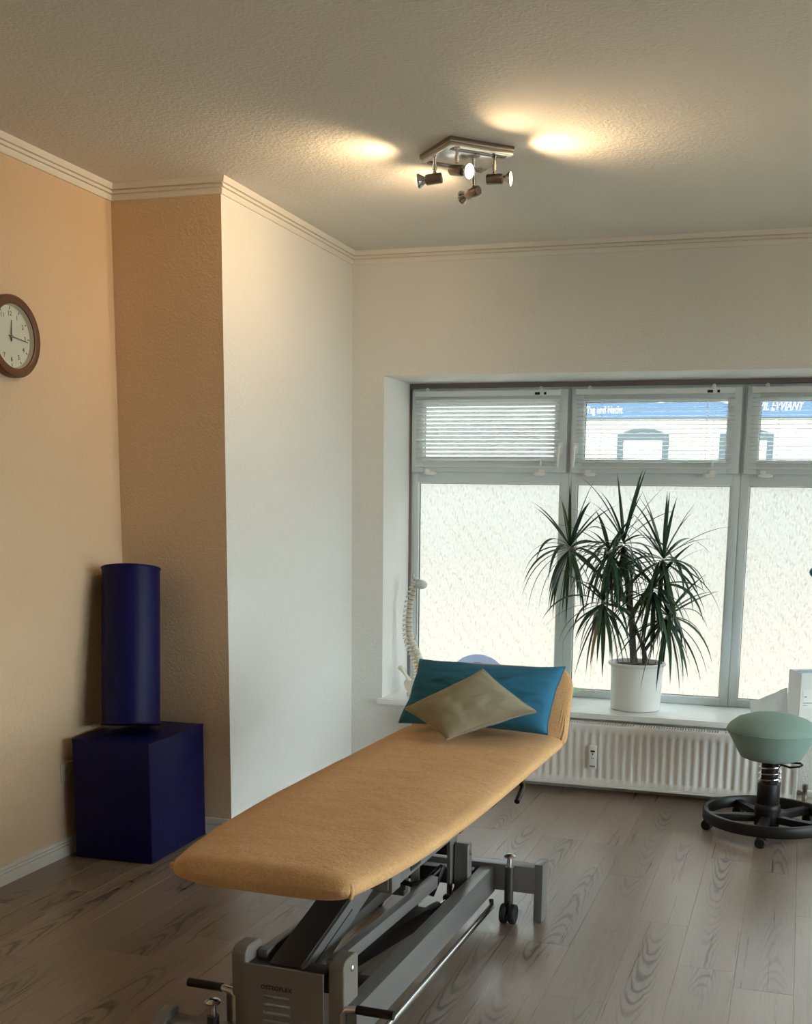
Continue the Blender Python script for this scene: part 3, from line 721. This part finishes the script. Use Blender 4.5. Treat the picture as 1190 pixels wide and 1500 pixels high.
for q in range(5):
    a = math.radians(265-72*q); mtx = Matrix.Rotation(a, 4, 'Z')
    MB().box(.05, R_, -.022, .022, .052, .088, .005, mtx=mtx).build('spoke', 'black', st)
    cxx, cyy = (R_+.002)*math.cos(a), (R_+.002)*math.sin(a)
    b = MB(); b.cyl((cxx, cyy, .025), (cxx, cyy, .056), .010, 10); b.box(cxx-.010, cxx+.010, cyy-.020, cyy+.016, .022, .052, .005); c_ = b.build('caster_fork', 'black', st)
    th = a+.9*q
    for sd in (-1, 1):
        MB().lathe([(.004, -.009), (.022, -.009), (.0255, -.005), (.0255, .005), (.022, .009), (.004, .009)], 20, Matrix.Translation((cxx-.010*math.sin(th)*1.0, cyy, .0256)) @ Matrix.Rotation(th*.3, 4, 'Z') @ Matrix.Translation((sd*.014, 0, 0)) @ Matrix.Rotation(PI/2, 4, 'Y')).build('wheel', 'rubber', c_)

# ------------------------------------------------------------------ blue foam cube and roll
CW, CD, CH = .372, .50, .530
cb = tag(empty('foam_cube', (-2.772, 4.375, 0), math.radians(2)), 'dark navy upholstered foam block standing on the floor in the corner', 'positioning block')
MB().box(-CW/2, CW/2, -CD/2, CD/2, 0, CH, .012).build('upholstery', 'blue_vinyl', cb)
for z in (.006, CH-.006):
    MB().tube([(-CW/2+.004, -CD/2+.004, z), (CW/2-.004, -CD/2+.004, z), (CW/2-.004, CD/2-.004, z), (-CW/2+.004, CD/2-.004, z)], .004, 6, closed=True).build('seam', 'blue_vinyl', cb)
RR, RL = .126, .705
rl = tag(empty('foam_roll', (-2.797, 4.345, CH+.0005)), 'tall dark navy foam roll leaning in the corner on top of the block', 'bolster')
rd = Vector((-.062, .135, .67)).normalized(); hz_ = Vector((rd.x, rd.y, 0)).normalized()
ax = Matrix.Translation((0, 0, RR*math.sqrt(1-rd.z**2))) @ rd.to_track_quat('Z', 'Y').to_matrix().to_4x4()
prof = [(.02, 0), (RR-.008, 0), (RR, .008), (RR, RL-.008), (RR-.008, RL), (.02, RL)]
ru = MB().lathe(prof, 40, ax).build('upholstery', 'blue_vinyl', rl)
for z in (.005, RL-.005):
    MB().tube([ax @ Vector((RR*math.cos(a), RR*math.sin(a), z)) for a in [2*PI*q/48 for q in range(48)]], .0045, 6, closed=True).build('seam', 'blue_vinyl', ru)

# ------------------------------------------------------------------ wall socket
so = tag(empty('wall_socket', (XL, 4.157, .372)), 'beige wall socket above the skirting beside the navy block', 'socket')
MB().box(0, .009, -.04, .04, -.04, .04, .004).build('cover_plate', 'beige', so)
MB().lathe([(.021, .0085), (.021, .0100), (.018, .0100), (.017, .002), (.001, .002)], 20, Matrix.Rotation(PI/2, 4, 'Y')).build('socket_well', 'beige', so)

# ------------------------------------------------------------------ clock on the left wall
ck = tag(empty('wall_clock', (XL, 3.908, 2.166)), 'round wall clock with brown wooden rim and cream dial', 'clock')
RY90 = Matrix.Rotation(PI/2, 4, 'Y')
MB().lathe([(.121, .002), (.150, .002), (.156, .008), (.156, .031), (.151, .037), (.127, .038), (.122, .035), (.121, .030)], 64, RY90, closed_ends=False).build('rim', 'clock_wood', ck)
MB().lathe([(.1225, .0335), (.1165, .0125)], 64, RY90, closed_ends=False).build('inner_ring', 'beige', ck)
dl = MB().lathe([(.001, .013), (.118, .013)], 48, RY90, closed_ends=False).build('dial', 'clock_dial', ck)
face = Matrix(((0, 0, 1, .0136), (1, 0, 0, 0), (0, 1, 0, 0), (0, 0, 0, 1)))     # text plane facing +x; reads along +y
for h in range(1, 13):
    a = math.radians(90-30*h); rr = .086
    text_mesh('numeral', str(h), .026, 'print', dl, Matrix.Translation((.0136, rr*math.cos(a), rr*math.sin(a))) @ Matrix(((0, 0, 1, 0), (1, 0, 0, 0), (0, 1, 0, 0), (0, 0, 0, 1))), .0002)
b = MB()
for h in range(12):
    mt2 = Matrix.Rotation(-math.radians(30*h), 4, 'X'); b.box(.0134, .0140, -.0016, .0016, .102, .113, mtx=mt2)
b.build('hour_marks', 'print', dl)
def hand(ang, L, wd, x_, name, m_='print'):
    mt2 = Matrix.Rotation(-math.radians(ang), 4, 'X')
    b = MB(); b._put([(x_, -wd, -.018), (x_, wd, -.018), (x_, wd*.5, L), (x_, -wd*.5, L), (x_+.001, -wd, -.018), (x_+.001, wd, -.018), (x_+.001, wd*.5, L), (x_+.001, -wd*.5, L)],
                     [(0, 1, 2, 3), (4, 7, 6, 5), (0, 4, 5, 1), (1, 5, 6, 2), (2, 6, 7, 3), (3, 7, 4, 0)], mtx=mt2); return b.build(name, m_, ck)
hand(4, .062, .003, .017, 'hour_hand'); hand(97, .098, .0026, .019, 'minute_hand'); hand(99, .052, .0011, .021, 'second_hand', 'chrome')
MB().lathe([(.001, .023), (.005, .023), (.005, .014)], 14, RY90, closed_ends=False).build('hub', 'chrome', ck)
MB().lathe([(.001, .0305), (.118, .0300)], 48, RY90, closed_ends=False).build('glass_cover', 'glass', ck)

# ------------------------------------------------------------------ ceiling spotlight
LX, LY = -1.347, 4.545
lp = tag(empty('ceiling_spotlight', (LX, LY, ZC), math.radians(43)), 'square ceiling light with four swivelling metal spotlights', 'ceiling light')
HS = .138
MB().box(-HS, HS, -HS, HS, -.018, 0, .002).build('ceiling_plate', 'brushed', lp)
pl = MB().box(-HS+.004, HS-.004, -HS+.004, HS-.004, -.034, -.0185, .002).build('face_plate', 'chrome', lp)
for a0, a1, b0, b1 in ((-HS+.022, HS-.022, HS-.050, HS-.022), (-HS+.022, HS-.022, -HS+.022, -HS+.050)):
    MB().box(a0, a1, b0, b1, -.0362, -.0335, .0005).build('inlay_strip', 'dark_mirror', pl)
RZ = Matrix.Rotation(math.radians(43), 4, 'Z'); RZi = RZ.inverted()
# world position of stem foot (relative to the lamp centre), direction of the head, droop
heads = [((-.105, -.075), (-1.0, -.10, -.10)), ((.012, -.165), (.90, -.42, -.22)), ((.118, -.015), (1.0, .05, -.02)), ((-.012, .150), (-.86, .48, -.14))]
for (hx, hy), dr in heads:
    p = RZi @ Vector((hx, hy, 0)); d = (RZi.to_3x3() @ Vector(dr)).normalized(); L = .062
    base = Vector((p.x, p.y, -.034)); j = Vector((p.x, p.y, -.034-.058))
    b = MB(); b.cyl(base, j, .0065, 12); b.cyl(base, base-Vector((0, 0, .006)), .011, 14); b.ellipsoid(j-Vector((0, 0, .004)), (.009, .009, .009)); b.cyl(base-Vector((0, 0, .03)), base-Vector((0, 0, .05)), .009, 12)
    sm = b.build('stem', 'chrome', lp)
    q = d.to_track_quat('Z', 'Y').to_matrix().to_4x4(); c0 = j-Vector((0, 0, .024))-d*.030
    mtx = Matrix.Translation(c0) @ q
    MB().lathe([(.006, 0), (.018, .001), (.020, .004), (.020, .060), (.018, .064), (.012, .064)], 24, mtx).build('spot_head', 'brushed', sm)
    MB().lathe([(.012, .058), (.014, .070), (.024, .086), (.0275, .092), (.0275, .095), (.026, .096)], 28, mtx, closed_ends=False).build('bulb_reflector', 'chrome', sm)
    MB().lathe([(.026, .0945), (.018, .0985), (.001, .1000)], 28, mtx, closed_ends=False).build('bulb_lens', 'lens', sm)
    ld = bpy.data.lights.new('bulb_light', 'SPOT'); ld.energy = LAMP_W; ld.color = (1.0, 0.70, 0.40); ld.spot_size = math.radians(140); ld.spot_blend = 1.0; ld.shadow_soft_size = .024
    lo = bpy.data.objects.new('bulb_light', ld); col.objects.link(lo); lo.parent = sm
    lo.matrix_local = mtx @ Matrix.Translation((0, 0, .104)) @ Matrix.Rotation(PI, 4, 'X')

# ------------------------------------------------------------------ potted dragon tree on the window board
PXc, PYc, PZ = -.835, 6.345, .433
pt = tag(empty('potted_dragon_tree', (PXc, PYc, PZ)), 'branching dragon tree with long narrow leaves in a white cylindrical pot', 'potted plant')
MB().lathe([(.110, 0), (.134, .002), (.138, .008), (.144, .245), (.157, .250), (.160, .256), (.158, .264), (.150, .266), (.146, .262), (.140, .225), (.02, .224)], 48).build('pot', 'pot', pt)
b = MB(); rings = [0, .04, .08, .115, .142]
for k, rr in enumerate(rings):
    for q in range(28):
        a = 2*PI*q/28; b.v.append((rr*math.cos(a), rr*math.sin(a), .243+.012*(1-rr/.142)+.006*noise.noise(Vector((rr*40*math.cos(a), rr*40*math.sin(a), 1)))))
for k in range(4):
    for q in range(28): b.face((k*28+q, k*28+(q+1) % 28, (k+1)*28+(q+1) % 28, (k+1)*28+q), 0, True)
b.build('soil', 'soil', pt)
def pp(x_, y_, dy=0.0):      # photo position -> point at the plant's depth, relative to the pot base
    d = r2*((x_-PX)/F)-u2*((y_-PY)/F)+fwd; k_ = (PYc+dy)/d.y
    return Vector((d.x*k_-PXc, PYc+dy-PYc, 1.55+d.z*k_-PZ))
def stem(pts, r0, r1, name='trunk'):
    P = [pp(*p) for p in pts]; Q = []
    for i in range(len(P)-1):
        for k in range(6): Q.append(P[i].lerp(P[i+1], k/6))
    Q.append(P[-1]); Q = [v_.copy() for v_ in Q]
    for _ in range(3): Q = [Q[0]]+[(Q[i-1]+Q[i]*2+Q[i+1])/4 for i in range(1, len(Q)-1)]+[Q[-1]]
    MB().tube(Q, [r0+(r1-r0)*i/(len(Q)-1) for i in range(len(Q))], 10).build(name, 'bark', pt)
stem([(929, 974), (927, 940), (926, 900)], .021, .016)
stem([(945, 974), (944, 952), (938, 935), (930, 918)], .015, .008)
stem([(944, 954), (958, 935), (970, 915, -.03), (978, 903, -.05)], .010, .007, 'branch')
stem([(926, 904), (918, 880), (905, 858, -.02), (898, 830, -.03), (893, 812, -.05)], .012, .008, 'branch')
stem([(926, 902), (924, 870, .03), (918, 830, .04), (914, 800, .03)], .012, .008, 'branch')
stem([(927, 902), (938, 880), (950, 862, .03), (966, 835, .02), (972, 820, 0)], .012, .008, 'branch')
stem([(930, 892), (945, 878, -.05), (957, 864, -.10)], .009, .007, 'branch')
stem([(924, 896), (905, 888, -.06), (885, 884, -.12)], .009, .007, 'branch')
stem([(918, 884), (890, 850, -.02), (855, 822, -.04), (836, 802, -.06)], .010, .007, 'branch')
def leaf(origin, dirv, L, wd, droop, mat_='leaf'):
    d = Vector(dirv).normalized(); p = Vector(origin); N = 9; b = MB(); step = L/N
    side = d.cross(Vector((0, 0, 1)))
    if side.length < .05: side = Vector((random.uniform(-1, 1), random.uniform(-1, 1), 0))
    side = (side.normalized()+Vector((random.uniform(-.4, .4), random.uniform(-.4, .4), random.uniform(-.4, .4)))).normalized()
    for i in range(N+1):
        u = i/N; w_ = wd*(.55+.45*min(1, u*4))*(1-max(0, (u-.35)/.65)**1.6)+.0004
        nn = side.cross(d).normalized()
        for s_ in (-1, 0, 1): b.v.append(tuple(p+side*s_*w_/2+nn*(0 if s_ else -w_*.14)))
        d = (d+Vector((0, 0, -droop*(.4+1.2*u)/N))).normalized()
        q = p+d*step
        if PYc+q.y > YF-.035: q.y = YF-.035-PYc; d.y = min(d.y, 0)
        p = q
    for i in range(N):
        for k in (0, 1): b.face((i*3+k, i*3+k+1, i*3+k+4, i*3+k+3), 0, True)
    b.build('leaf', mat_, pt)
ros = [((835, 801, -.06), 44, 1.0), ((914, 794, .03), 46, 1.05), ((892, 808, -.05), 38, .95), ((972, 818, 0), 46, 1.05), ((958, 861, -.10), 40, .95), ((884, 882, -.12), 42, .95), ((978, 902, -.05), 40, .95)]
random.seed(23)
for ri, (pos, nl, sz) in enumerate(ros):
    c = pp(*pos)
    for k in range(nl):
        u = k/(nl-1); az = k*2.39996+ri
        if ri in (0, 1, 3): el = math.radians(82-150*u**.85+random.uniform(-10, 10))
        else: el = math.radians(48-120*u+random.uniform(-12, 12))
        dy = math.sin(az)*(.55 if math.sin(az) > 0 else .9)
        d = Vector((math.cos(az)*math.cos(el), dy*math.cos(el), math.sin(el)))
        L = sz*random.uniform(.30, .45)*(.85 if u < .1 else 1)
        org = c+Vector((0, 0, .012-.05*u))+d*.006
        dr = random.uniform(.3, 1.0) if el > .6 else random.uniform(1.3, 3.2)
        if el < -.3: dr = random.uniform(1.0, 3.0)
        leaf(org, d, L, random.uniform(.017, .026), dr, 'leaf_dead' if (ri == 5 and k >= nl-3) else 'leaf')

# ------------------------------------------------------------------ spine model
sp = tag(empty('spine_model', (-2.10, 6.30, .433)), 'anatomical spine model with pelvis standing on the window board', 'spine model')
SP0 = Vector((-2.10, 6.30, .433))
def ps(x_, y_, dy=0.0):
    d = r2*((x_-PX)/F)-u2*((y_-PY)/F)+fwd; k_ = (SP0.y+dy)/d.y
    return Vector((d.x*k_, d.y*k_, 1.55+d.z*k_))-SP0
curve = [ps(*q) for q in ((611, 853), (606, 866), (602, 882), (600.5, 898), (600, 914), (601, 930), (605, 943), (611, 957), (616, 970), (619, 983), (618, 996), (613, 1006))]
def on_curve(t_):
    s_ = t_*(len(curve)-1); i = min(int(s_), len(curve)-2); f = s_-i
    p0, p1, p2_, p3 = curve[max(i-1, 0)], curve[i], curve[i+1], curve[min(i+2, len(curve)-1)]
    return .5*((2*p1)+(-p0+p2_)*f+(2*p0-5*p1+4*p2_-p3)*f*f+(-p0+3*p1-3*p2_+p3)*f**3)
b = MB(); b.tube([on_curve(q/40)+Vector((-.004, 0, 0)) for q in range(41)], .004, 8); b.build('flexible_rod', 'chrome', sp)
vb = MB(); vb.lathe([(.006, -.0085), (.0155, -.0085), (.0165, -.0065), (.0138, 0), (.0165, .0065), (.0155, .0085), (.006, .0085)], 14)
vb.tube([(-.012, 0, .001), (-.026, 0, -.002), (-.038, 0, -.012)], [.0055, .0045, .003], 8)
for s_ in (-1, 1): vb.tube([(-.014, s_*.006, .002), (-.020, s_*.020, .004), (-.023, s_*.030, .003)], [.0045, .004, .003], 8)
vb.tube([(-.016, 0, -.012), (-.02, .004, 0), (-.018, 0, .013)], [.003, .004, .003], 8)
first = None; fdisc = None; NV = 24
db = MB().lathe([(.004, -.0032), (.0142, -.0032), (.0150, 0), (.0142, .0032), (.004, .0032)], 14)
for k in range(NV):
    t_ = .03+.86*(k/(NV-1))**1.0; p = on_curve(t_); d = (on_curve(min(1, t_+.02))-on_curve(t_-.02)).normalized()
    sc_ = .90+.72*k/(NV-1); ang = math.atan2(-d.x, -d.z)
    if first is None: first = o = vb.build('vertebra', 'bone', sp)
    else: o = copy_of(first, sp)
    o.location = p; o.rotation_euler = (0, ang, math.radians(-8)); o.scale = (sc_, sc_, sc_*1.15 if k > 18 else sc_*.92)
    t2 = t_+.5*.86/(NV-1); p = on_curve(t2)
    if k < NV-1:
        if fdisc is None: fdisc = o = db.build('intervertebral_disc', 'disc', sp)
        else: o = copy_of(fdisc, sp)
        o.location = p; o.rotation_euler = (0, ang, 0); o.scale = (sc_, sc_, sc_)
    if k >= 18:
        MB().tube([p+Vector((-.014, -.012, 0)), p+Vector((-.026, -.022, -.006)), p+Vector((-.028, -.028, -.016))], [.004, .0035, .002], 7).build('nerve_root', 'nerve', sp)
    if k == 20: MB().ellipsoid(p+Vector((-.012, -.014, 0)), (.012, .010, .008)).build('prolapsed_disc', 'red', sp)
b = MB()
for q in range(26):
    p = ps(607.5+.2*math.sin(q), 862+2.6*q, -.02); b.ellipsoid(p+Vector((.012, 0, 0)), (.0045, .0045, .0055), 8, 5)
b.tube([ps(608, 860, -.02)+Vector((.012, 0, 0)), ps(607.5, 928, -.02)+Vector((.012, 0, 0)), ps(606, 940)], .0022, 6); b.build('vertebral_artery', 'disc', sp)
b = MB(); c = ps(617.5, 856); b.ellipsoid(c, (.034, .040, .028), 20, 12, Matrix.Identity(4)); b.ellipsoid(ps(610, 848), (.017, .024, .012), 12, 8); b.tube([ps(608, 850), ps(605, 844), ps(606.5, 841)], [.010, .010, .006], 10)
b.build('skull_base', 'clear_bone', sp)
b = MB(); b.prism([(-.030, .0), (.030, .0), (.022, -.045), (.004, -.085), (-.010, -.085), (-.026, -.045)], -.02, .02, 'y', mtx=Matrix.Translation(ps(612, 996)) @ Matrix.Rotation(.35, 4, 'Y'))
b.build('sacrum', 'bone', sp, bevel=.008)
for s_ in (-1, 1):
    b = MB(); c0 = ps(605, 1001)+Vector((.01, s_*.055, 0))
    prof = [(-.052, .012), (-.038, .030), (-.012, .036), (.020, .030), (.042, .010), (.045, -.012), (.030, -.030), (.016, -.048), (.012, -.075), (-.004, -.090), (-.020, -.072), (-.022, -.045), (-.040, -.022)]
    b.prism(prof, -.011, .011, 'y', mtx=Matrix.Translation(c0) @ Matrix.Rotation(s_*.25, 4, 'Z')); b.build('hip_bone', 'bone', sp, bevel=.007)
c0 = ps(600, 996, -.06)
MB().tube([c0, ps(596, 990, -.075), ps(591, 983, -.085), ps(588.5, 979, -.09)], [.013, .0095, .010, .015], 12).ellipsoid(ps(587.5, 978.5, -.09), (.017, .016, .016)).build('femur_stub', 'bone', sp)
MB().cyl((0, 0, .001), (0, 0, .014), .075, 32).cyl((.02, 0, .01), ps(612, 1006), .006, 10).build('stand', 'chrome', sp)

# ------------------------------------------------------------------ curved plastic piece behind the pillows
tr_ = tag(empty('curved_tray', (-1.787, 6.46, .433)), 'pale lilac curved plastic tray propped on the window board behind the pillow', 'tray')
def arc_plate(R0, R1, a0, a1, zc, y, th, N=24):
    poly = [(R1*math.cos(a), zc+R1*math.sin(a)) for a in [a0+(a1-a0)*q/N for q in range(N+1)]]
    poly += [(R0*math.cos(a), zc+R0*math.sin(a)) for a in [a1+(a0-a1)*q/N for q in range(N+1)]]
    return MB().prism(poly, y-th/2, y+th/2, 'y')
b = arc_plate(.115, .190, math.radians(42), math.radians(150), .052, 0, .012); b.build('rim', 'lilac', tr_)
b = arc_plate(.02, .150, math.radians(25), math.radians(155), .045, -.014, .012); b.build('bowl', 'blue_plastic', tr_)
MB().box(-.10, .10, -.03, .03, 0, .10, .01).build('base', 'lilac', tr_)

# ------------------------------------------------------------------ carton and folded paper on the right of the window board
cn = tag(empty('white_carton', (.045, 6.27, .433), math.radians(25)), 'open white cardboard carton with printed label on the window board', 'carton')
w2, d2, h2 = .105, .075, .262
def putc(b, name, m_, par=None): o = b.build(name, m_, par or cn); o.location = (0, 0, 0) if par else (w2, d2, 0); return o
b = MB(); b.box(-w2, w2, -d2, -d2+.003, 0, h2); b.box(-w2, w2, d2-.003, d2, 0, h2); b.box(-w2, -w2+.003, -d2, d2, 0, h2); b.box(w2-.003, w2, -d2, d2, 0, h2); b.box(-w2, w2, -d2, d2, 0, .003); putc(b, 'box_body', 'card')
putc(MB().box(-w2+.012, w2-.012, -d2+.010, d2-.010, h2-.012, h2-.008), 'inner_tray', 'blue_plastic')
lb = putc(MB().box(-w2+.018, w2-.01, -d2-.0012, -d2-.0002, .075, .172), 'label', 'white_plastic')
MB().box(-w2+.024, -w2+.038, -d2-.0020, -d2-.0013, .132, .137).box(-w2+.020, -w2+.080, -d2-.0020, -d2-.0013, .100, .103).box(-w2+.022, -w2+.04, -d2-.0020, -d2-.0013, .088, .090).build('printed_lines', 'label_grey', lb)
pa = tag(empty('torn_paper_sheet', (-.09, 6.34, .433)), 'torn white paper sheet standing on the window board beside the carton', 'paper')
def pw(x_, y_, yy): 
    d = r2*((x_-PX)/F)-u2*((y_-PY)/F)+fwd; k_ = yy/d.y
    return Vector((d.x*k_+.09, yy-6.34, 1.55+d.z*k_-.433))
top = [pw(1099, 1025, 6.44), pw(1106, 1024.5, 6.44), pw(1112, 1024.5, 6.43), pw(1120, 1021, 6.42), pw(1130, 1017, 6.41), pw(1138, 1014, 6.40), pw(1144, 1010.5, 6.39), pw(1149, 1008.5, 6.385), pw(1154, 1007.5, 6.38)]
bot = [Vector((p.x+.012, p.y-.05-.03*i/8, .0005)) for i, p in enumerate(top)]
b = MB()
for p in top+bot: b.v.append(tuple(p))
for p in top+bot: b.v.append(tuple(p+Vector((0, .0012, .0004))))
n = len(top)
for i in range(n-1):
    b.face((i, i+1, n+i+1, n+i)); b.face((2*n+i, 3*n+i, 3*n+i+1, 2*n+i+1)); b.face((i, 2*n+i, 2*n+i+1, i+1))
b.face((0, n, 3*n, 2*n)); b.face((n-1, 3*n-1, 4*n-1, 2*n-1)); b.build('sheet', 'paper', pa)
# small dark sucker on the third pane
d = r2*((1191-PX)/F)-u2*((838-PY)/F)+fwd; k_ = (YF+.051)/d.y
sk = tag(empty('suction_hook', (d.x*k_+.012, YF+.052, 1.55+d.z*k_)), 'small dark round suction hook stuck on the frosted pane above the carton', 'hook')
MB().lathe([(.001, .0), (.030, .0), (.028, .004), (.012, .010), (.008, .014), (.001, .014)], 20, Matrix.Rotation(PI/2, 4, 'X')).build('cup', 'blue_plastic', sk)
